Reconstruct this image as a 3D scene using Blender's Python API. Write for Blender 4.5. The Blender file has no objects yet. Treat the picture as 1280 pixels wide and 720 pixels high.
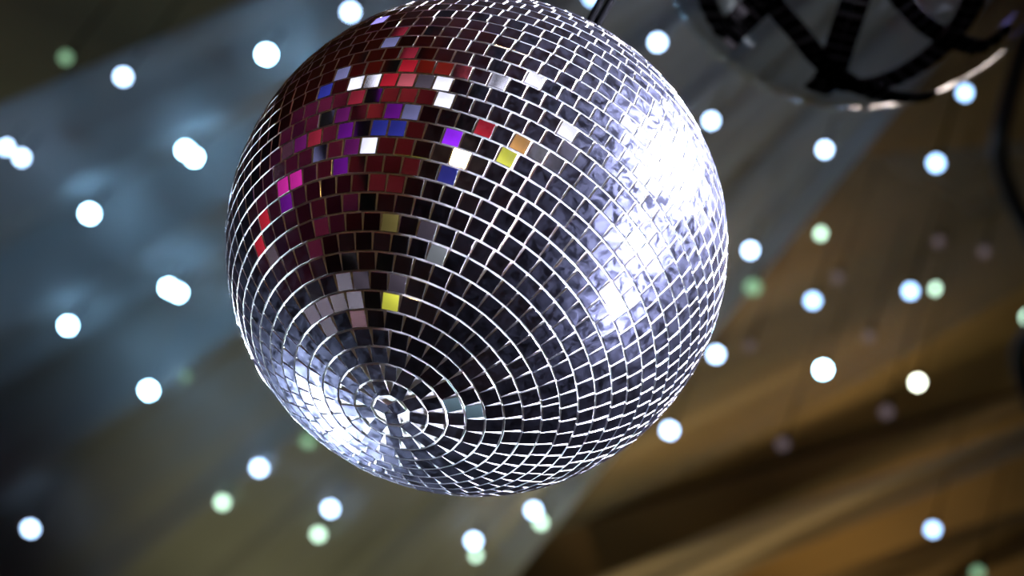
import bpy, bmesh, math, random
from mathutils import Vector, Matrix
random.seed(7)
C = bpy.context.scene.collection
PI = math.pi

# ------------------------------------------------------------------ camera frame
LENS = 85.0
F = LENS / 36.0 * 1280.0
R = 0.150                                   # 30 cm mirror ball
BALL_PX = (596.0, 307.0); BALL_RPX = 315.0
def pdir(x, y):                             # camera-space direction of a photograph pixel
    return Vector(((x - 640.0) / F, -(y - 360.0) / F, -1.0)).normalized()
D_BALL = R / math.sin(math.atan(BALL_RPX / F))
c_ball = pdir(*BALL_PX) * D_BALL
def sphere_hit(cen, r, d):
    b = d.dot(cen); disc = b * b - cen.dot(cen) + r * r
    return d * (b - math.sqrt(max(disc, 0.0)))
pole = (sphere_hit(c_ball, R, pdir(487, 515)) - c_ball).normalized()   # the ball hangs plumb: its lower pole is straight down
UP = -pole
FW = Vector((0, 0, -1)); FW = (FW - UP * FW.dot(UP)).normalized()
RT = FW.cross(UP).normalized()
M3 = Matrix((RT, FW, UP))                   # camera space -> world
EYE = Vector((0, 0, 1.5))
def wdir(v): return M3 @ v
def wpos(v): return EYE + M3 @ v
BALL = wpos(c_ball)
def ray(x, y): return wdir(pdir(x, y))
def on_plane(x, y, z):
    d = ray(x, y); return EYE + d * ((z - EYE.z) / d.z)

cam = bpy.data.cameras.new('camera'); co = bpy.data.objects.new('camera', cam); C.objects.link(co)
co.matrix_world = Matrix.Translation(EYE) @ M3.to_4x4()
cam.lens = LENS; cam.sensor_width = 36.0; cam.clip_start = 0.05; cam.clip_end = 60
cam.dof.use_dof = True; cam.dof.focus_distance = D_BALL - 0.085; cam.dof.aperture_fstop = 6.8
bpy.context.scene.camera = co

# ------------------------------------------------------------------ materials
def srgb(r, g, b):
    f = lambda c: (c / 12.92 if c <= 0.04045 else ((c + 0.055) / 1.055) ** 2.4)
    return (f(r / 255), f(g / 255), f(b / 255), 1.0)
def new_mat(name):
    m = bpy.data.materials.new(name); m.use_nodes = True
    nt = m.node_tree; nt.nodes.clear()
    return m, nt, nt.nodes.new('ShaderNodeOutputMaterial')
def principled(name, col, rough=0.6, metal=0.0, vary=0.0, scale=4.0, stretch=(1, 1, 1), bump=0.0):
    m, nt, out = new_mat(name); N = nt.nodes; L = nt.links
    p = N.new('ShaderNodeBsdfPrincipled'); L.new(p.outputs[0], out.inputs[0])
    p.inputs['Roughness'].default_value = rough; p.inputs['Metallic'].default_value = metal
    tc = N.new('ShaderNodeTexCoord'); mp = N.new('ShaderNodeMapping'); mp.inputs['Scale'].default_value = stretch
    L.new(tc.outputs['Object'], mp.inputs[0])
    nz = N.new('ShaderNodeTexNoise'); nz.inputs['Scale'].default_value = scale; nz.inputs['Detail'].default_value = 4
    L.new(mp.outputs[0], nz.inputs['Vector'])
    rp = N.new('ShaderNodeValToRGB')
    rp.color_ramp.elements[0].position = 0.3; rp.color_ramp.elements[1].position = 0.7
    rp.color_ramp.elements[0].color = tuple(c * (1 - vary) for c in col[:3]) + (1,)
    rp.color_ramp.elements[1].color = tuple(min(1, c * (1 + vary)) for c in col[:3]) + (1,)
    L.new(nz.outputs[0], rp.inputs[0]); L.new(rp.outputs[0], p.inputs['Base Color'])
    if bump:
        b = N.new('ShaderNodeBump'); b.inputs['Strength'].default_value = bump; b.inputs['Distance'].default_value = 0.01
        L.new(nz.outputs[0], b.inputs['Height']); L.new(b.outputs[0], p.inputs['Normal'])
    return m
def emission(name, col, strength, mottled=False):
    m, nt, out = new_mat(name)
    e = nt.nodes.new('ShaderNodeEmission'); e.inputs[0].default_value = col; e.inputs[1].default_value = strength
    nt.links.new(e.outputs[0], out.inputs[0])
    if mottled:                                          # uneven lens strength, put in so single mirrors show gradients
        tc = nt.nodes.new('ShaderNodeTexCoord'); nz = nt.nodes.new('ShaderNodeTexNoise'); nz.inputs['Scale'].default_value = 11
        mr = nt.nodes.new('ShaderNodeMapRange'); mr.inputs['From Min'].default_value = 0.35; mr.inputs['From Max'].default_value = 0.65
        mr.inputs['To Min'].default_value = strength * 0.35; mr.inputs['To Max'].default_value = strength * 1.5
        nt.links.new(tc.outputs['Object'], nz.inputs['Vector']); nt.links.new(nz.outputs[0], mr.inputs[0]); nt.links.new(mr.outputs[0], e.inputs[1])
    return m
def mirror_mat(name, tint, haze_lo, haze_hi, rough=0.03, dust=0.0):
    m, nt, out = new_mat(name); N = nt.nodes; L = nt.links
    g1 = N.new('ShaderNodeBsdfGlossy'); g1.inputs['Color'].default_value = tint; g1.inputs['Roughness'].default_value = rough
    g2 = N.new('ShaderNodeBsdfGlossy'); g2.inputs['Color'].default_value = (tint[0] * 0.72, tint[1] * 0.76, tint[2] * 1.15, 1); g2.inputs['Roughness'].default_value = 0.33
    df = N.new('ShaderNodeBsdfDiffuse'); df.inputs['Color'].default_value = (0.55, 0.58, 0.8, 1)
    tc = N.new('ShaderNodeTexCoord')
    nz = N.new('ShaderNodeTexNoise'); nz.inputs['Scale'].default_value = 150; nz.inputs['Detail'].default_value = 6; nz.inputs['Roughness'].default_value = 0.62
    nz.inputs['Distortion'].default_value = 0.8
    L.new(tc.outputs['Object'], nz.inputs['Vector'])
    mr = N.new('ShaderNodeMapRange'); mr.inputs['From Min'].default_value = 0.40; mr.inputs['From Max'].default_value = 0.72
    mr.inputs['To Min'].default_value = haze_lo; mr.inputs['To Max'].default_value = haze_hi
    L.new(nz.outputs[0], mr.inputs[0])
    mx = N.new('ShaderNodeMixShader'); L.new(mr.outputs[0], mx.inputs[0]); L.new(g1.outputs[0], mx.inputs[1]); L.new(g2.outputs[0], mx.inputs[2])
    n2 = N.new('ShaderNodeTexNoise'); n2.inputs['Scale'].default_value = 700; n2.inputs['Detail'].default_value = 2
    L.new(tc.outputs['Object'], n2.inputs['Vector'])
    m2 = N.new('ShaderNodeMapRange'); m2.inputs['From Min'].default_value = 0.45; m2.inputs['From Max'].default_value = 0.8
    m2.inputs['To Min'].default_value = dust * 0.2; m2.inputs['To Max'].default_value = dust * 5
    L.new(n2.outputs[0], m2.inputs[0])
    my = N.new('ShaderNodeMixShader'); L.new(m2.outputs[0], my.inputs[0]); L.new(mx.outputs[0], my.inputs[1]); L.new(df.outputs[0], my.inputs[2])
    L.new(my.outputs[0], out.inputs[0]); return m

M_tile = mirror_mat('mirror_glass', (0.80, 0.80, 0.84, 1), 0.003, 0.060, 0.03, 0.0006)
M_edge = principled('ground_glass_edge', (0.80, 0.81, 0.86, 1), 0.35, 0.0, 0.15, 120)
M_grout = principled('white_grout', (0.70, 0.70, 0.73, 1), 0.8, 0.0, 0.12, 60, bump=0.3)
M_chrome = principled('chrome', (0.6, 0.6, 0.62, 1), 0.15, 1.0, 0.05, 20)
M_black = principled('black_paint', (0.015, 0.015, 0.017, 1), 0.55, 0, 0.2, 10)
M_cord = principled('dark_cord', (0.0025, 0.0025, 0.003, 1), 0.95, 0, 0.3, 300)
M_cord.node_tree.nodes['Principled BSDF'].inputs['Specular IOR Level'].default_value = 0.0

# ------------------------------------------------------------------ helpers
def link(name, me, mats, parent=None, loc=None):
    o = bpy.data.objects.new(name, me); C.objects.link(o)
    for m in (mats if isinstance(mats, (list, tuple)) else [mats]): me.materials.append(m)
    if parent: o.parent = parent
    if loc is not None: o.location = loc
    return o
def from_bm(name, bm, mats, parent=None, loc=None, smooth=False):
    me = bpy.data.meshes.new(name)
    bmesh.ops.recalc_face_normals(bm, faces=bm.faces)
    if smooth:
        for f in bm.faces: f.smooth = True
    bm.to_mesh(me); bm.free(); return link(name, me, mats, parent, loc)
def tag(o, label, cat=None, group=None, kind=None):
    if label: o['label'] = label
    if cat: o['category'] = cat
    if group: o['group'] = group
    if kind: o['kind'] = kind
    return o
def empty(name, loc):
    o = bpy.data.objects.new(name, None); C.objects.link(o); o.location = loc; o.empty_display_size = 0.05; return o
def add_tube(bm, pts, r, n=8, cap=True):
    pts = [Vector(p) for p in pts]; rings = []; ref = None
    for i, p in enumerate(pts):
        t = (pts[min(i + 1, len(pts) - 1)] - pts[max(i - 1, 0)]).normalized()
        if ref is None: ref = t.orthogonal().normalized()
        a = (ref - t * ref.dot(t)).normalized(); ref = a; b = t.cross(a)
        rr = r[i] if isinstance(r, (list, tuple)) else r
        rings.append([bm.verts.new(p + a * math.cos(2 * PI * k / n) * rr + b * math.sin(2 * PI * k / n) * rr) for k in range(n)])
    for i in range(len(rings) - 1):
        for k in range(n):
            bm.faces.new((rings[i][k], rings[i][(k + 1) % n], rings[i + 1][(k + 1) % n], rings[i + 1][k]))
    if cap: bm.faces.new(rings[0][::-1]); bm.faces.new(rings[-1])
def add_lathe(bm, prof, n=24, axis=Vector((0, 0, 1)), org=Vector((0, 0, 0)), mi=0):
    axis = axis.normalized(); a = axis.orthogonal().normalized(); b = axis.cross(a); rings = []
    for r, h in prof:
        if r < 1e-6: rings.append([bm.verts.new(org + axis * h)])
        else: rings.append([bm.verts.new(org + axis * h + (a * math.cos(2 * PI * k / n) + b * math.sin(2 * PI * k / n)) * r) for k in range(n)])
    for i in range(len(rings) - 1):
        A, B = rings[i], rings[i + 1]
        for k in range(n):
            k2 = (k + 1) % n
            if len(A) == 1 and len(B) == 1: continue
            if len(A) == 1: f = bm.faces.new((A[0], B[k], B[k2]))
            elif len(B) == 1: f = bm.faces.new((A[k], A[k2], B[0]))
            else: f = bm.faces.new((A[k], A[k2], B[k2], B[k]))
            f.material_index = mi
def box_bm(x0, x1, y0, y1, z0, z1):
    bm = bmesh.new(); r = bmesh.ops.create_cube(bm, size=1)
    for v in r['verts']:
        v.co = Vector((x0 if v.co.x < 0 else x1, y0 if v.co.y < 0 else y1, z0 if v.co.z < 0 else z1))
    return bm

# ------------------------------------------------------------------ the hall
ZC = 5.95
XL, XR, YB, YF = -6.0, 6.0, -6.0, 13.0
def wood(name, c1, c2, scale, axis):
    m, nt, out = new_mat(name); N = nt.nodes; L = nt.links
    p = N.new('ShaderNodeBsdfPrincipled'); p.inputs['Roughness'].default_value = 0.5; L.new(p.outputs[0], out.inputs[0])
    tc = N.new('ShaderNodeTexCoord'); mp = N.new('ShaderNodeMapping')
    mp.inputs['Rotation'].default_value = (0, 0, axis); mp.inputs['Scale'].default_value = (0.25, 1.6, 1)
    L.new(tc.outputs['Object'], mp.inputs[0])
    nz = N.new('ShaderNodeTexNoise'); nz.inputs['Scale'].default_value = scale; nz.inputs['Detail'].default_value = 5
    L.new(mp.outputs[0], nz.inputs['Vector'])
    rp = N.new('ShaderNodeValToRGB'); rp.color_ramp.elements[0].position = 0.32; rp.color_ramp.elements[1].position = 0.7
    rp.color_ramp.elements[0].color = c1; rp.color_ramp.elements[1].color = c2
    L.new(nz.outputs[0], rp.inputs[0]); L.new(rp.outputs[0], p.inputs['Base Color'])
    return m
M_ceil = wood('stained_wood_ceiling', (0.15, 0.085, 0.03, 1), (0.30, 0.18, 0.06, 1), 1.4, 0.6)
M_beam = wood('dark_wood', (0.14, 0.086, 0.042, 1), (0.19, 0.115, 0.056, 1), 1.5, 0.6)
def patch_mat(name, cols, scale):                       # large irregular patches, invented to vary the tones mirrored in the tiles
    m, nt, out = new_mat(name); N = nt.nodes; L = nt.links
    p = N.new('ShaderNodeBsdfPrincipled'); p.inputs['Roughness'].default_value = 0.75; L.new(p.outputs[0], out.inputs[0])
    tc = N.new('ShaderNodeTexCoord'); vo = N.new('ShaderNodeTexVoronoi'); vo.inputs['Scale'].default_value = scale
    L.new(tc.outputs['Object'], vo.inputs['Vector'])
    sp = N.new('ShaderNodeSeparateColor'); L.new(vo.outputs['Color'], sp.inputs[0])
    rp = N.new('ShaderNodeValToRGB'); rp.color_ramp.interpolation = 'CONSTANT'
    e = rp.color_ramp.elements
    e[0].position = 0; e[0].color = cols[0]; e[1].position = 1.0 / len(cols); e[1].color = cols[1]
    for i in range(2, len(cols)):
        q = e.new(i / len(cols)); q.color = cols[i]
    L.new(sp.outputs[0], rp.inputs[0]); L.new(rp.outputs[0], p.inputs['Base Color']); return m
M_floor = patch_mat('mirrored_tone_floor', [(0.03, 0.02, 0.018, 1), (0.10, 0.06, 0.045, 1), (0.02, 0.015, 0.015, 1), (0.16, 0.13, 0.14, 1), (0.05, 0.02, 0.02, 1), (0.015, 0.012, 0.014, 1)], 1.7)
M_wall = patch_mat('mirrored_tone_wall', [(0.07, 0.05, 0.05, 1), (0.15, 0.10, 0.10, 1), (0.035, 0.024, 0.024, 1), (0.11, 0.08, 0.09, 1), (0.10, 0.066, 0.066, 1)], 1.5)
T = 0.12
tag(from_bm('floor', box_bm(XL, XR, YB, YF, -T, 0), M_floor), None, kind='structure')
tag(from_bm('ceiling', box_bm(XL - T, XR + T, YB - T, YF + T, ZC, ZC + T), M_ceil), None, kind='structure')
tag(from_bm('wall_left', box_bm(XL - T, XL, YB, YF, -T, ZC), M_wall), None, kind='structure')
tag(from_bm('wall_right', box_bm(XR, XR + T, YB, YF, -T, ZC), M_wall), None, kind='structure')
tag(from_bm('wall_front', box_bm(XL - T, XR + T, YF, YF + T, -T, ZC), M_wall), None, kind='structure')
tag(from_bm('wall_back', box_bm(XL - T, XR + T, YB - T, YB, -T, ZC), M_wall), None, kind='structure')

# ------------------------------------------------------------------ ceiling cloths: gathered, fanning out from a point beyond the right edge
def fabric(name, col, clear, trans=0.25, fold=0.5):
    m, nt, out = new_mat(name); N = nt.nodes; L = nt.links
    d = N.new('ShaderNodeBsdfDiffuse'); t = N.new('ShaderNodeBsdfTranslucent'); tr = N.new('ShaderNodeBsdfTransparent')
    tc = N.new('ShaderNodeTexCoord'); nz = N.new('ShaderNodeTexNoise'); nz.inputs['Scale'].default_value = 0.9; nz.inputs['Detail'].default_value = 3
    L.new(tc.outputs['Object'], nz.inputs['Vector'])
    mr = N.new('ShaderNodeMapRange'); mr.inputs['From Min'].default_value = 0.35; mr.inputs['From Max'].default_value = 0.65
    mr.inputs['To Min'].default_value = max(0, clear - 0.15); mr.inputs['To Max'].default_value = min(1, clear + 0.15)
    L.new(nz.outputs[0], mr.inputs[0])
    d.inputs[0].default_value = col; t.inputs[0].default_value = col
    a = N.new('ShaderNodeMixShader'); a.inputs[0].default_value = trans; L.new(d.outputs[0], a.inputs[1]); L.new(t.outputs[0], a.inputs[2])
    b = N.new('ShaderNodeMixShader'); L.new(mr.outputs[0], b.inputs[0]); L.new(a.outputs[0], b.inputs[1]); L.new(tr.outputs[0], b.inputs[2])
    L.new(b.outputs[0], out.inputs[0]); return m
def swag(name, G, e0, e1, z, mat, nfold, amp, seed, sag=0.06, smax=0.93, nu=140, nv=30):
    """cloth ruled between two edge lines that meet at gather G; e0/e1 = points where the edges start"""
    rnd = random.Random(seed); g = on_plane(G[0], G[1], z); a = on_plane(e0[0], e0[1], z); b = on_plane(e1[0], e1[1], z)
    ph = [rnd.uniform(0, 6.28) for _ in range(4)]; fr = [nfold, nfold * 1.73, nfold * 0.37, nfold * 2.9]
    am = [1, 0.5, 0.9, 0.25]
    bm = bmesh.new(); V = []
    for i in range(nu + 1):
        u = i / nu; row = []
        s0 = a.lerp(b, u)
        h = sum(A * math.sin(f * u * 2 * PI + p) for A, f, p in zip(am, fr, ph)) * amp
        for j in range(nv + 1):
            v = j / nv * smax
            p = s0.lerp(g, v)
            p.z += h * (1 - 0.75 * v) - sag * math.sin(PI * j / nv) + 0.02 * math.sin(6 * u + 9 * v + seed)
            row.append(bm.verts.new(p))
        V.append(row)
    for i in range(nu):
        for j in range(nv): bm.faces.new((V[i][j], V[i + 1][j], V[i + 1][j + 1], V[i][j + 1]))
    return from_bm(name, bm, mat, smooth=True)
G1 = (1700, -580); G2 = (1700, 368)
M_fab1 = fabric('grey_blue_sheer', (0.42, 0.45, 0.47, 1), 0.12)
M_fab2 = fabric('dark_sheer', (0.26, 0.24, 0.21, 1), 0.50)
M_fab3 = fabric('brown_cloth', (0.34, 0.29, 0.235, 1), 0.05)
M_fab4 = fabric('dark_brown_cloth', (0.14, 0.10, 0.06, 1), 0.05)
tag(swag('ceiling_cloth', G1, (-500, 333), (150, 1311), 5.66, M_fab1, 6.5, 0.030, 3),
    'grey blue sheer cloth in long folds draped under the ceiling behind the mirror ball', 'drape')
tag(swag('ceiling_cloth', (1700, 124), (500, 200), (250, 888), 5.74, M_fab2, 3, 0.02, 5, smax=0.9),
    'dark transparent cloth over the amber wood at right of the mirror ball', 'drape')
tag(swag('ceiling_cloth', G2, (560, 794), (560, 886), 5.70, M_fab3, 1.3, 0.012, 11, smax=0.93, sag=0.0, nu=40),
    'narrow mauve brown cloth strip running beside the dark beam at lower right', 'drape')
tag(swag('ceiling_cloth', (1700, 480), (800, 809), (800, 930), 5.72, M_fab4, 1.2, 0.012, 17, smax=0.93, sag=0.0, nu=40),
    'brown cloth strip across the bottom right corner of the ceiling', 'drape')
# dark beam
bm = bmesh.new(); vs = []
for z in (5.925, ZC):
    for q in ((400, 752), (1560, 410), (1560, 405), (400, 858)):
        vs.append(bm.verts.new(on_plane(q[0], q[1], 5.925) + Vector((0, 0, z - 5.925))))
for f in ((0, 1, 2, 3), (7, 6, 5, 4), (0, 4, 5, 1), (1, 5, 6, 2), (2, 6, 7, 3), (3, 7, 4, 0)): bm.faces.new([vs[i] for i in f])
tag(from_bm('ceiling_beam', bm, M_beam), 'dark brown wooden ceiling beam running diagonally below the amber boards at lower right', 'beam')

# ------------------------------------------------------------------ fairy lights
ZL = 5.525
LEDM = {'W': emission('white_led', (0.45, 0.66, 1.0, 1), 13), 'B': emission('bright_led', (0.36, 0.68, 1.0, 1), 55),
        'b': emission('blue_led', (0.36, 0.60, 1.0, 1), 7.5), 'G': emission('green_white_led', (0.62, 0.95, 0.72, 1), 4.5),
        'g': emission('dim_green_led', (0.45, 0.85, 0.50, 1), 0.75), 'm': emission('dim_mauve_led', (0.6, 0.45, 0.5, 1), 0.20),
        'Y': emission('warm_led', (0.95, 1.0, 0.80, 1), 14)}
LEDS = [
 (154, 96, 'W', 1.0, 'white fairy light at the upper left edge of the grey cloth, below the dark wood'),
 (333, 68, 'B', 1.1, 'bright white fairy light just left of the top of the mirror ball'),
 (438, 15, 'W', 1.0, 'white fairy light peeking over the top left rim of the mirror ball'),
 (8, 184, 'W', .8, 'white fairy light cut by the left picture edge, left one of the close pair'),
 (27, 197, 'W', .95, 'white fairy light of the close pair at left edge, the right one'),
 (232, 188, 'B', 1.0, 'bright fairy light left of the ball, upper one of the merged pair'),
 (243, 197, 'B', .9, 'bright fairy light left of the ball, lower one of the merged pair'),
 (112, 267, 'B', 1.15, 'large white fairy light between the merged pair and the left picture edge'),
 (211, 360, 'B', 1.0, 'bright white fairy light near the left rim of the ball, left of its touching twin'),
 (223, 366, 'B', .9, 'bright white fairy light near the left rim of the ball, right of its touching twin'),
 (85, 407, 'B', 1.0, 'bright white fairy light with blue glow at left, below the large round one'),
 (186, 488, 'B', 1.05, 'bright white fairy light at the lower edge of the blue lit cloth'),
 (38, 661, 'W', 1.15, 'white fairy light with blue rim in the lower left corner'),
 (324, 585, 'W', 1.05, 'white fairy light with blue rim under the left flank of the mirror ball'),
 (413, 636, 'W', 1.05, 'blue rimmed white fairy light directly above a green white one at the bottom'),
 (592, 676, 'W', 1.0, 'white fairy light at the bottom centre with a pale green one under it'),
 (667, 638, 'W', 1.0, 'white fairy light just below the bottom of the mirror ball'),
 (837, 538, 'W', 1.05, 'white fairy light off the lower right rim of the mirror ball'),
 (895, 443, 'W', .95, 'white fairy light touching the right rim of the mirror ball'),
 (1029, 462, 'B', .95, 'brightest white fairy light on the dark cloth left of the amber boards'),
 (1147, 478, 'Y', .85, 'warm white fairy light on the amber wood boards at right'),
 (938, 313, 'W', .85, 'white fairy light right of the mirror ball, above a dim green one'),
 (1016, 376, 'b', .95, 'pale blue fairy light midway between ball and the blue and green pair'),
 (1138, 364, 'b', .9, 'blue fairy light beside a small green one at right'),
 (889, 151, 'W', .8, 'white fairy light between the mirror ball and the glass globe'),
 (1031, 187, 'W', .8, 'white fairy light under the centre of the glass globe'),
 (1170, 204, 'b', 1.0, 'pale blue fairy light below right of the glass globe'),
 (1206, 116, 'b', .85, 'pale blue fairy light touching the lower right rim of the glass globe'),
 (822, 53, 'W', .9, 'white fairy light between the hanging cord and the glass globe'),
 (740, -3, 'b', .9, 'fairy light at the top picture edge left of the hanging cord'),
 (1166, 662, 'b', .95, 'lone blue fairy light on the brown strips in the lower right'),
 (82, 72, 'g', 1.0, 'very dim green light on the dark wood at upper left'),
 (278, 628, 'G', 1.0, 'green white fairy light at lower left under the blue rimmed one'),
 (398, 668, 'G', 1.0, 'green white fairy light at the bottom left, under a blue rimmed white one'),
 (385, 552, 'g', 1.2, 'dim green light half behind the lower left rim of the mirror ball'),
 (595, 694, 'G', .7, 'pale green light under the white one at the bottom centre'),
 (676, 653, 'G', .9, 'pale green light overlapping the white one below the mirror ball'),
 (1026, 292, 'G', .65, 'green white light alone in the dark cloth right of the mirror ball'),
 (941, 359, 'g', 1.3, 'dim green light close to the right rim of the mirror ball'),
 (1169, 361, 'G', .55, 'small green light right beside the blue fairy light'),
 (1222, 716, 'g', 1.0, 'dim green light at the bottom edge near the right corner'),
 (1286, 397, 'G', 1.0, 'green white light cut by the right picture edge'),
 (232, 471, 'g', .55, 'faint green light right of the bright one at the lower cloth edge'),
 (1173, 302, 'm', .8, 'very faint mauve light left of its twin in the dark at right'),
 (1230, 315, 'm', .8, 'very faint mauve light nearest the right edge in the dark'),
 (1047, 347, 'm', .9, 'faint mauve light just above right of a pale blue fairy light'),
 (1086, 421, 'm', .9, 'faint mauve light above the corner of the amber boards'),
 (937, 432, 'm', .8, 'faint mauve light right of the one touching the ball rim'),
 (1108, 515, 'm', 1.1, 'faint mauve light on amber boards below left of the warm white light'),
 (978, 555, 'm', 1.1, 'faint grey light on the lower part of the dark cloth'),
]
def led_mesh(mat):
    bm = bmesh.new()
    add_lathe(bm, [(0, -0.012), (0.006, -0.0105), (0.0095, -0.006), (0.0105, 0.0), (0.0095, 0.006), (0.006, 0.0105)], 14, mi=0)
    add_lathe(bm, [(0.006, 0.0105), (0.007, 0.0105), (0.0065, 0.03), (0.002, 0.032), (0.0012, 0.423), (0, 0.423)], 10, mi=1)
    me = bpy.data.meshes.new('fairy_light'); 
    for f in bm.faces: f.smooth = True
    bm.to_mesh(me); bm.free(); me.materials.append(mat); me.materials.append(M_cord); return me
led_me = {k: led_mesh(m) for k, m in LEDM.items()}
for x, y, k, s, lab in LEDS:
    o = bpy.data.objects.new('fairy_light', led_me[k]); C.objects.link(o)
    o.location = on_plane(x, y, ZL); o.scale = (s * 1.3, s * 1.3, 1)
    tag(o, lab, 'fairy light', 'fairy lights strung under the ceiling')

# ------------------------------------------------------------------ the mirror ball
ball = empty('mirror_ball', BALL)
tag(ball, 'large silver mirror ball of small square mirrors hanging in the centre', 'mirror ball')
bm = bmesh.new(); bmesh.ops.create_uvsphere(bm, u_segments=160, v_segments=100, radius=R - 0.00115)
from_bm('grout_shell', bm, M_grout, ball, smooth=True)
TS = 0.00958; TH = 0.0022; CH = 0.00018
NR = 44; dth = PI / NR
tiles = []                                   # (centre, normal) in ball space, used to aim the added reflection lamps
bm = bmesh.new(); rt = random.Random(21)
to_cam_az = math.atan2(-BALL.y, -BALL.x)
def add_tile(th, az, w, hgt):
    n = Vector((math.sin(th) * math.cos(az), math.sin(th) * math.sin(az), -math.cos(th)))
    e = Vector((-math.sin(az), math.cos(az), 0)); s = n.cross(e)
    j = Matrix.Rotation(rt.gauss(0, 0.010), 3, e) @ Matrix.Rotation(rt.gauss(0, 0.010), 3, s) @ Matrix.Rotation(rt.gauss(0, 0.012), 3, n)
    n2, e2, s2 = j @ n, j @ e, j @ s
    c = n * (R - 0.0004 + rt.gauss(0, 0.00006))
    def ring(hw, hh, d): return [bm.verts.new(c + e2 * a * hw + s2 * b * hh + n2 * d) for a, b in ((-1, -1), (1, -1), (1, 1), (-1, 1))]
    b0 = ring(w / 2, hgt / 2, -TH); b1 = ring(w / 2, hgt / 2, -CH * 0.7); b2 = ring(w / 2 - CH, hgt / 2 - CH, 0)
    for A, B, mi in ((b0, b1, 1), (b1, b2, 2)):
        for k in range(4):
            f = bm.faces.new((A[k], A[(k + 1) % 4], B[(k + 1) % 4], B[k])); f.material_index = mi
    f = bm.faces.new(b2); f.material_index = 0
    tiles.append((c, n2))
for i in range(NR):
    th = (i + 0.5) * dth
    circ = 2 * PI * R * math.sin(th); pitch = 0.01065
    n = int(circ / pitch); rest = circ - n * pitch
    az0 = to_cam_az + rt.uniform(-1.2, 1.2) if rest > 0.003 else rt.uniform(0, 6.28)
    stretch = circ / (n * pitch) if rest < 0.0042 else 1.0
    p_ang = pitch * stretch / (R * math.sin(th))
    if i == 0:
        for k in range(3): add_tile(th * 0.95, az0 + k * 2 * PI / 3, 0.0080, 0.0085)
        continue
    for k in range(n): add_tile(th, az0 + (k + 0.5) * p_ang, TS if i > 2 else TS * 0.86, TS)
    if rest >= 0.0042:
        add_tile(th, az0 - rest / 2 / (R * math.sin(th)), rest - 0.0009, TS)

me = bpy.data.meshes.new('mirror_tiles'); bmesh.ops.recalc_face_normals(bm, faces=bm.faces); bm.to_mesh(me); bm.free()
M_cham = mirror_mat('bevelled_glass_edge', (0.8, 0.8, 0.82, 1), 0.0, 0.02, 0.16, 0.0)
link('mirror_tiles', me, [M_tile, M_edge, M_cham], ball)
bm = bmesh.new(); add_lathe(bm, [(0.0, R + 0.012), (0.02, R + 0.011), (0.026, R + 0.004), (0.028, R - 0.006)], 32)
from_bm('top_cap', bm, M_chrome, ball, smooth=True)
bm = bmesh.new()
add_tube(bm, [(0.013 * math.cos(a), 0, R + 0.022 + 0.013 * math.sin(a)) for a in [2 * PI * k / 20 for k in range(21)]], 0.0025, 8, False)
from_bm('hanging_ring', bm, M_chrome, ball, smooth=True)
top = ZC - BALL.z
for sgn in (-1, 1):
    bm = bmesh.new()
    pts = [Vector((sgn * (0.002 + 0.0065 * min(1, k / 4)), 0, R + 0.032 + (top - R - 0.032) * k / 24)) for k in range(25)]
    add_tube(bm, pts, 0.0028, 8); from_bm('hanging_cord', bm, M_cord, ball, smooth=True)

# ------------------------------------------------------------------ the glass globe at upper right
GR = 0.200; GPX = (1074, -134); GRPX = 268
dg = GR / math.sin(math.atan(GRPX / F)); c_gl = pdir(*GPX) * dg; GLOBE = wpos(c_gl)
globe = empty('glass_globe', GLOBE)
tag(globe, 'clear glass globe wrapped in crossing dark mirrored bands, hanging at upper right', 'hanging globe')
m, nt, out = new_mat('clear_glass'); N = nt.nodes; L = nt.links
tr = N.new('ShaderNodeBsdfTransparent'); tr.inputs[0].default_value = (0.90, 0.93, 0.96, 1)
gl = N.new('ShaderNodeBsdfGlossy'); gl.inputs['Roughness'].default_value = 0.04; gl.inputs[0].default_value = (0.9, 0.95, 1, 1)
lw = N.new('ShaderNodeLayerWeight'); lw.inputs[0].default_value = 0.5
fr = N.new('ShaderNodeMath'); fr.operation = 'POWER'; fr.inputs[1].default_value = 3.0; L.new(lw.outputs['Facing'], fr.inputs[0])
f3 = N.new('ShaderNodeMath'); f3.operation = 'MULTIPLY_ADD'; f3.inputs[1].default_value = 0.5; f3.inputs[2].default_value = 0.05; L.new(fr.outputs[0], f3.inputs[0]); fr = f3
nz = N.new('ShaderNodeTexNoise'); nz.inputs['Scale'].default_value = 14; nz.inputs['Detail'].default_value = 2
tc = N.new('ShaderNodeTexCoord'); L.new(tc.outputs['Object'], nz.inputs['Vector'])
bp = N.new('ShaderNodeBump'); bp.inputs['Strength'].default_value = 0.5; bp.inputs['Distance'].default_value = 0.01
L.new(nz.outputs[0], bp.inputs['Height']); L.new(bp.outputs[0], gl.inputs['Normal'])
mx = N.new('ShaderNodeMixShader'); L.new(fr.outputs[0], mx.inputs[0]); L.new(tr.outputs[0], mx.inputs[1]); L.new(gl.outputs[0], mx.inputs[2])
L.new(mx.outputs[0], out.inputs[0]); M_glass = m
bm = bmesh.new(); bmesh.ops.create_uvsphere(bm, u_segments=64, v_segments=40, radius=GR - 0.0015)
from_bm('glass_shell', bm, M_glass, globe, smooth=True)
M_band = mirror_mat('dark_mirror', (0.035, 0.03, 0.034, 1), 0.0, 0.1, 0.10, 0.0)
M_bandback = principled('black_band_backing', (0.012, 0.010, 0.011, 1), 0.6, 0, 0.2, 50)
def globe_pt(x, y):
    h = sphere_hit(c_gl, GR, pdir(x, y)); return (M3 @ (h - c_gl)).normalized()
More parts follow.
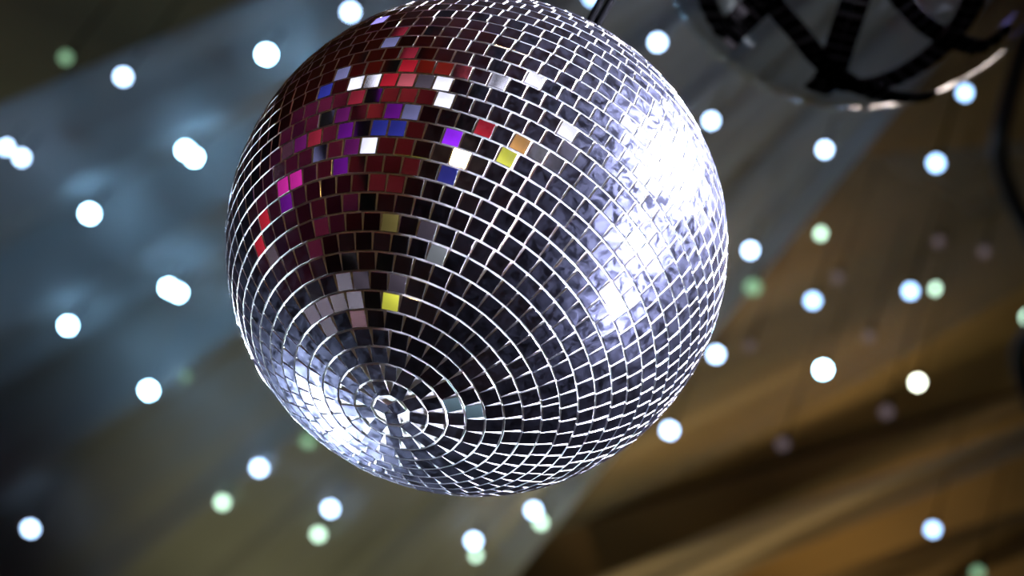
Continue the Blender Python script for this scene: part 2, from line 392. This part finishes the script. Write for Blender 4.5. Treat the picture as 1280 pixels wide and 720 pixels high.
def band(pts, width=0.0165):
    width *= 1.33
    P = [globe_pt(*p) for p in pts]; dense = []
    for i in range(len(P) - 1):
        a = P[max(i - 1, 0)]; b = P[i]; c = P[i + 1]; d = P[min(i + 2, len(P) - 1)]
        for k in range(8):
            t = k / 8
            q = 0.5 * ((2 * b) + (c - a) * t + (2 * a - 5 * b + 4 * c - d) * t * t + (3 * b - a - 3 * c + d) * t ** 3)
            dense.append(q.normalized())
    dense.append(P[-1])
    # even steps of one mosaic piece
    step = 0.0100 / GR; out = [dense[0]]
    for q in dense:
        if out[-1].angle(q) >= step: out.append(q)
    bm = bmesh.new(); rnd = random.Random(len(pts)); rings = []
    for i, q in enumerate(out):
        t = (out[min(i + 1, len(out) - 1)] - out[max(i - 1, 0)]).normalized(); s = q.cross(t).normalized()
        rings.append((q, t, s))
    prev = None
    for q, t, s in rings:                                     # backing ribbon
        row = [bm.verts.new((q * GR + s * k * width / 2) * (1.0 + z)) for k, z in ((-1, 0), (1, 0), (1, 0.008), (-1, 0.008))]
        if prev:
            for k in range(4):
                f = bm.faces.new((prev[k], prev[(k + 1) % 4], row[(k + 1) % 4], row[k])); f.material_index = 1
        prev = row
    for q, t, s in rings:                                     # two rows of small mirror pieces
        for k in (-0.25, 0.25):
            c = q * (GR + 0.0018) + s * k * width
            n = (q + Vector((rnd.gauss(0, .05), rnd.gauss(0, .05), rnd.gauss(0, .05)))).normalized()
            e = (t - n * t.dot(n)).normalized(); f2 = n.cross(e); h = width * 0.235
            vs = [bm.verts.new(c + e * a * 0.0047 + f2 * b * h) for a, b in ((-1, -1), (1, -1), (1, 1), (-1, 1))]
            vt = [bm.verts.new(c + e * a * 0.0046 + f2 * b * h * 0.94 + n * 0.0006) for a, b in ((-1, -1), (1, -1), (1, 1), (-1, 1))]
            for k2 in range(4): bm.faces.new((vs[k2], vs[(k2 + 1) % 4], vt[(k2 + 1) % 4], vt[k2])).material_index = 0
            bm.faces.new(vt).material_index = 0
    from_bm('mirror_band', bm, [M_band, M_bandback], globe)
band([(1120, -330), (1112, -220), (1100, -110), (1082, -40), (1068, 2), (1052, 50), (1036, 96), (1020, 112)], 0.019)
band([(870, -210), (900, -110), (945, -30), (972, 10), (1000, 42), (1032, 80), (1075, 108), (1130, 121), (1165, 118)])
band([(1215, -230), (1232, -110), (1228, -40), (1212, 8), (1190, 42), (1156, 74), (1112, 98), (1070, 106), (1035, 98)], 0.018)
band([(1040, -200), (1075, -90), (1115, -18), (1138, 12), (1165, 36), (1200, 52), (1230, 56), (1262, 30)], 0.013)
band([(850, -120), (872, -40), (888, 8), (908, 44)], 0.019)
band([(908, 46), (932, 20), (962, -10), (1010, -70), (1090, -150), (1190, -240)], 0.019)
bm = bmesh.new(); add_lathe(bm, [(0.0, GR + 0.03), (0.012, GR + 0.028), (0.016, GR + 0.004), (0.018, GR - 0.004)], 24)
from_bm('top_cap', bm, M_chrome, globe, smooth=True)
bm = bmesh.new(); add_tube(bm, [(0, 0, GR + 0.025), (0, 0, ZC - GLOBE.z)], 0.003, 8); from_bm('hanging_cord', bm, M_cord, globe)

# dark cable dangling at the right edge
cp = [(1262, 120), (1250, 178), (1253, 215), (1268, 255), (1288, 292), (1306, 350), (1292, 405), (1275, 438), (1279, 475), (1300, 520), (1330, 560)]
W = [on_plane(x, y, 5.45) for x, y in cp]; W = [W[0] + Vector((0, 0, 0.5))] + W + [W[-1] + Vector((0, 0, 0.5))]
bm = bmesh.new(); dense = []
for i in range(len(W) - 1):
    a = W[max(i - 1, 0)]; b = W[i]; c = W[i + 1]; d = W[min(i + 2, len(W) - 1)]
    for k in range(6):
        t = k / 6; dense.append(0.5 * ((2 * b) + (c - a) * t + (2 * a - 5 * b + 4 * c - d) * t * t + (3 * b - a - 3 * c + d) * t ** 3))
dense.append(W[-1]); add_tube(bm, dense, 0.019, 10)
tag(from_bm('cable', bm, M_black, smooth=True), 'dark looping cable hanging at the right edge of the picture', 'cable')

# ------------------------------------------------------------------ lamps: pin spots, and lamps added for mirror tints and washes
def refl_sphere(x, y):
    d = pdir(x, y); h = sphere_hit(c_ball, R, d); n = (h - c_ball).normalized()
    return wpos(h), wdir((d - 2 * d.dot(n) * n).normalized())
def refl_tile(x, y):
    d = pdir(x, y); h = M3 @ (sphere_hit(c_ball, R, d) - c_ball)
    c, n = min(tiles, key=lambda t: (t[0] - h).length)
    P = BALL + c; v = (P - EYE).normalized()
    return P, (v - 2 * v.dot(n) * n).normalized()
def room_t(P, d, m=0.3):
    t = 99
    for k, (lo, hi) in enumerate(((XL, XR), (YB, YF), (0.0, ZC - 0.35))):
        if abs(d[k]) > 1e-5: t = min(t, ((hi - m if d[k] > 0 else lo + m) - P[k]) / d[k])
    return t
def reflection_lamp(P, name, label, mat, r=0.14, aim=None, cat='stage light', group=None):
    aim = aim or BALL; ax = (aim - P).normalized()
    root = empty(name, P); tag(root, label, cat, group)
    bm = bmesh.new(); add_lathe(bm, [(0, -0.24), (r * 0.55, -0.235), (r * 0.75, -0.2), (r * 1.12, -0.05), (r * 1.12, 0.03), (r * 1.03, 0.03), (r * 1.02, -0.005)], 24, axis=ax)
    from_bm('housing', bm, M_black, root, smooth=True)
    bm = bmesh.new(); add_lathe(bm, [(0, 0.008), (r * 0.6, 0.005), (r * 1.01, -0.004), (r * 1.01, -0.012), (0, -0.012)], 24, axis=ax)
    from_bm('lens', bm, mat, root, smooth=True)
    bm = bmesh.new(); back = ax * -0.15 + Vector((0, 0, r * 1.0))
    add_tube(bm, [back, back + Vector((0, 0, max(0.05, ZC - P.z - back.z)))], 0.015, 8); from_bm('drop_pole', bm, M_black, root)
    return root
def spot(P, target, watts, col, radius, angle, blend=0.3):
    l = bpy.data.lights.new('spot_light', 'SPOT'); l.energy = watts; l.color = col; l.shadow_soft_size = radius
    l.spot_size = math.radians(angle); l.spot_blend = blend
    o = bpy.data.objects.new('spot_light', l); C.objects.link(o); o.location = P
    o.rotation_euler = (target - P).to_track_quat('-Z', 'Y').to_euler(); return o

BEV = 1
KEY = [(826, 205, 3.3, 42000, 0.24, (0.84, 0.86, 1.0), 'strong white pin spot high on the right aimed at the mirror ball'),
       (803, 300, 4.2, 26000, 0.26, (0.82, 0.84, 1.0), 'white pin spot at mid height on the right aimed at the mirror ball'),
       (778, 378, 4.2, 13000, 0.24, (0.80, 0.82, 1.0), 'white pin spot low on the right aimed at the mirror ball'),
       (853, 200, 4.0, 45000, 0.24, (0.86, 0.87, 1.0), 'added white pin spot near the ceiling far on the right aimed at the mirror ball'),  # extra lamp added to brighten the right limb of the ball
       (394, 498, 5.0, 32000, 0.30, (0.78, 0.90, 1.0), 'added cool white pin spot low ahead on the left aimed at the mirror ball'),  # second lamp ahead, added to widen the blown patch and light the grout
       (420, 538, 6.0, 80000, 0.36, (0.78, 0.90, 1.0), 'cool white pin spot ahead across the hall aimed at the mirror ball')]
M_keylens = emission('pin_spot_lens', (0.85, 0.9, 1.0, 1), 2)
for x, y, dist, wt, rad, col, lab in KEY:
    P, d = refl_sphere(x, y); t = min(dist, room_t(P, d, 0.3)); Q = P + d * t
    ax = (BALL - Q).normalized()
    reflection_lamp(Q, 'pin_spot', lab, M_keylens, rad)
    spot(Q + ax * 0.05, BALL, wt, col, rad, 2 * math.degrees(math.atan(0.155 / (Q - BALL).length)) * 1.1)

# small amber lamp, added to run glints down the bevels at the ball's left
def refl_bevel(x, y, sg):
    d = pdir(x, y); h = M3 @ (sphere_hit(c_ball, R, d) - c_ball); n = h.normalized()
    e = Vector((-n.y, n.x, 0)).normalized(); mm = (n + e * 0.7 * sg).normalized(); v = (BALL + h - EYE).normalized()
    return BALL + h, (v - 2 * v.dot(mm) * mm).normalized()
P, d = refl_bevel(398, 225, BEV); Q = P + d * min(3.0, room_t(P, d))
reflection_lamp(Q, 'reflection_lamp', 'small bright amber lamp added for the bevel glints, outside the picture', emission('amber_lens', (1.0, 0.62, 0.2, 1), 800), 0.025, aim=P)

# coloured lamps added on the tiles' reflection rays to tint single mirrors
cols = {'white': (srgb(235, 235, 255), 1.3), 'lav': (srgb(160, 148, 240), 1.0), 'violet': (srgb(150, 40, 245), 1.0), 'purple': (srgb(92, 20, 120), 0.8),
        'plum': (srgb(95, 25, 90), 0.7), 'red': (srgb(160, 28, 42), 0.9), 'pink': (srgb(170, 80, 90), 1.0), 'magenta': (srgb(170, 35, 130), 1.0),
        'blue': (srgb(45, 50, 140), 0.8), 'slate': (srgb(100, 100, 140), 1.0), 'yellow': (srgb(200, 200, 70), 1.1), 'orange': (srgb(190, 140, 80), 1.0),
        'olive': (srgb(100, 90, 50), 1.0), 'grey': (srgb(125, 130, 135), 1.0), 'dim': (srgb(72, 65, 75), 1.0), 'teal': (srgb(80, 100, 110), 1.0), 'dred': (srgb(120, 30, 45), 1.0)}
lens = {k: emission(k + '_lens', c, s / 0.72, True) for k, (c, s) in cols.items()}
words = {'white': 'white', 'lav': 'lavender', 'violet': 'violet', 'purple': 'purple', 'plum': 'plum', 'red': 'red', 'pink': 'pink', 'magenta': 'magenta', 'blue': 'blue',
         'slate': 'slate blue', 'yellow': 'yellow', 'orange': 'amber', 'olive': 'dull amber', 'grey': 'dim white', 'dim': 'very dim', 'teal': 'dim teal', 'dred': 'deep red'}
SPOTS = [(453, 103, 'white'), (471, 101, 'white'), (433, 138, 'lav'), (454, 172, 'white'), (567, 162, 'violet'), (577, 170, 'violet'),
         (601, 152, 'dred'), (612, 158, 'red'), (641, 172, 'orange'), (638, 190, 'yellow'), (632, 209, 'yellow'), (500, 86, 'red'), (516, 87, 'red'),
         (487, 101, 'red'), (504, 101, 'pink'), (487, 135, 'purple'), (505, 136, 'slate'), (483, 152, 'blue'), (503, 153, 'blue'), (520, 137, 'slate'),
         (452, 119, 'dred'), (362, 228, 'magenta'), (348, 238, 'magenta'), (360, 250, 'purple'), (332, 265, 'red'), (326, 293, 'red'), (325, 320, 'red'),
         (418, 210, 'purple'), (404, 155, 'slate'), (394, 167, 'dred'), (374, 186, 'plum'), (482, 382, 'yellow'), (487, 272, 'olive'), (538, 312, 'grey'),
         (456, 340, 'dim'), (490, 342, 'dim'), (600, 512, 'teal'), (578, 513, 'teal'), (560, 110, 'white'), (557, 123, 'white'), (634, 104, 'white'),
         (660, 106, 'white'), (702, 160, 'white'), (560, 208, 'blue'), (462, 119, 'dred'), (484, 48, 'slate'), (471, 29, 'lav'), (430, 182, 'plum'),
         (402, 182, 'slate'), (420, 92, 'slate'), (415, 110, 'blue'), (527, 103, 'dim'), (470, 119, 'purple'), (500, 40, 'dred'), (520, 60, 'dred'), (540, 30, 'dred'), (545, 290, 'dim'),
         (440, 155, 'purple'), (460, 152, 'purple'), (425, 137, 'plum'), (445, 210, 'plum'), (400, 250, 'plum')]
placed = []
for x, y, k in SPOTS:
    P, d = refl_tile(x, y)
    tm = room_t(P, d, 0.3)
    for t in (4.6, 4.2, 3.8, 3.4, 3.0, 2.6, 2.2):
        t = min(t, tm); Q = P + d * t
        if all(max(abs(Q.x - q.x), abs(Q.y - q.y)) > 0.33 for q in placed): break
    else: continue
    placed.append(Q)
    v = M3.transposed() @ (Q - EYE); sx, sy = 640 + F * v.x / -v.z, 360 - F * v.y / -v.z
    if v.z < 0 and -120 < sx < 1400 and -120 < sy < 840: continue        # would stand in the picture: the photograph shows none there
    side = 'left' if Q.x < -1.5 else 'right' if Q.x > 1.5 else 'middle'
    reflection_lamp(Q, 'reflection_lamp', words[k] + ' reflection lamp added on the ' + side + ' side of the hall, outside the picture', lens[k], 0.105, aim=P,
                group=words[k] + ' reflection lamps added on the ' + side + ' of the hall')

# unseen washes added to tone the walls and the ceiling cloths
spot(Vector((-2.0, -3.5, 5.2)), Vector((-6, -2, 3.2)), 780, (1.0, 0.10, 0.12), 0.1, 100)
spot(Vector((-2.5, 1.5, 5.2)), Vector((-6, 1.5, 2.6)), 260, (0.75, 0.10, 0.5), 0.1, 90)
spot(Vector((-3.6, -1.0, 2.2)), Vector((-3.8, -1.4, 6)), 40, (1.0, 0.10, 0.13), 0.1, 110)
spot(Vector((0.5, -2.0, 5.0)), Vector((0, -6, 2.5)), 36, (1.0, 0.5, 0.35), 0.1, 100)
spot(Vector((0, 2, 5.0)), Vector((0, 0, 0)), 14, (1.0, 0.75, 0.6), 0.1, 110)
spot(Vector((-5.2, 6.5, 3.4)), on_plane(80, 250, 5.6), 300, (0.24, 0.62, 1.0), 0.3, 21, 1.0)      # cool wash on the left cloths
spot(Vector((-1.0, 9.5, 2.0)), on_plane(540, 690, 5.6), 560, (1.0, 0.88, 0.42), 0.3, 22, 1.0)
spot(Vector((1.5, 9.0, 2.0)), on_plane(640, 20, 5.6), 400, (1.0, 0.93, 0.82), 0.3, 19, 1.0)      # neutral wash on the cloth above the ball
spot(Vector((-4.0, 10.5, 2.5)), on_plane(90, 0, 5.9), 420, (1.0, 0.7, 0.3), 0.3, 9, 1.0)
spot(Vector((5.0, 7.5, 2.5)), on_plane(900, 560, 5.85), 1250, (1.0, 0.74, 0.34), 0.25, 15, 1.0)      # warm wash on the boards

# ------------------------------------------------------------------ world, colour
w = bpy.data.worlds.new('world'); bpy.context.scene.world = w; w.use_nodes = True
w.node_tree.nodes['Background'].inputs[0].default_value = (0.02, 0.02, 0.022, 1); w.node_tree.nodes['Background'].inputs[1].default_value = 0.3
sc = bpy.context.scene
sc.view_settings.view_transform = 'Standard'; sc.view_settings.look = 'None'
sc.view_settings.exposure = 0.0; sc.view_settings.gamma = 1.0; sc.view_settings.use_curve_mapping = False
sc.cycles.use_denoising = True; sc.cycles.caustics_reflective = False; sc.cycles.max_bounces = 8; sc.cycles.transparent_max_bounces = 12
sc.cycles.sample_clamp_indirect = 4.0
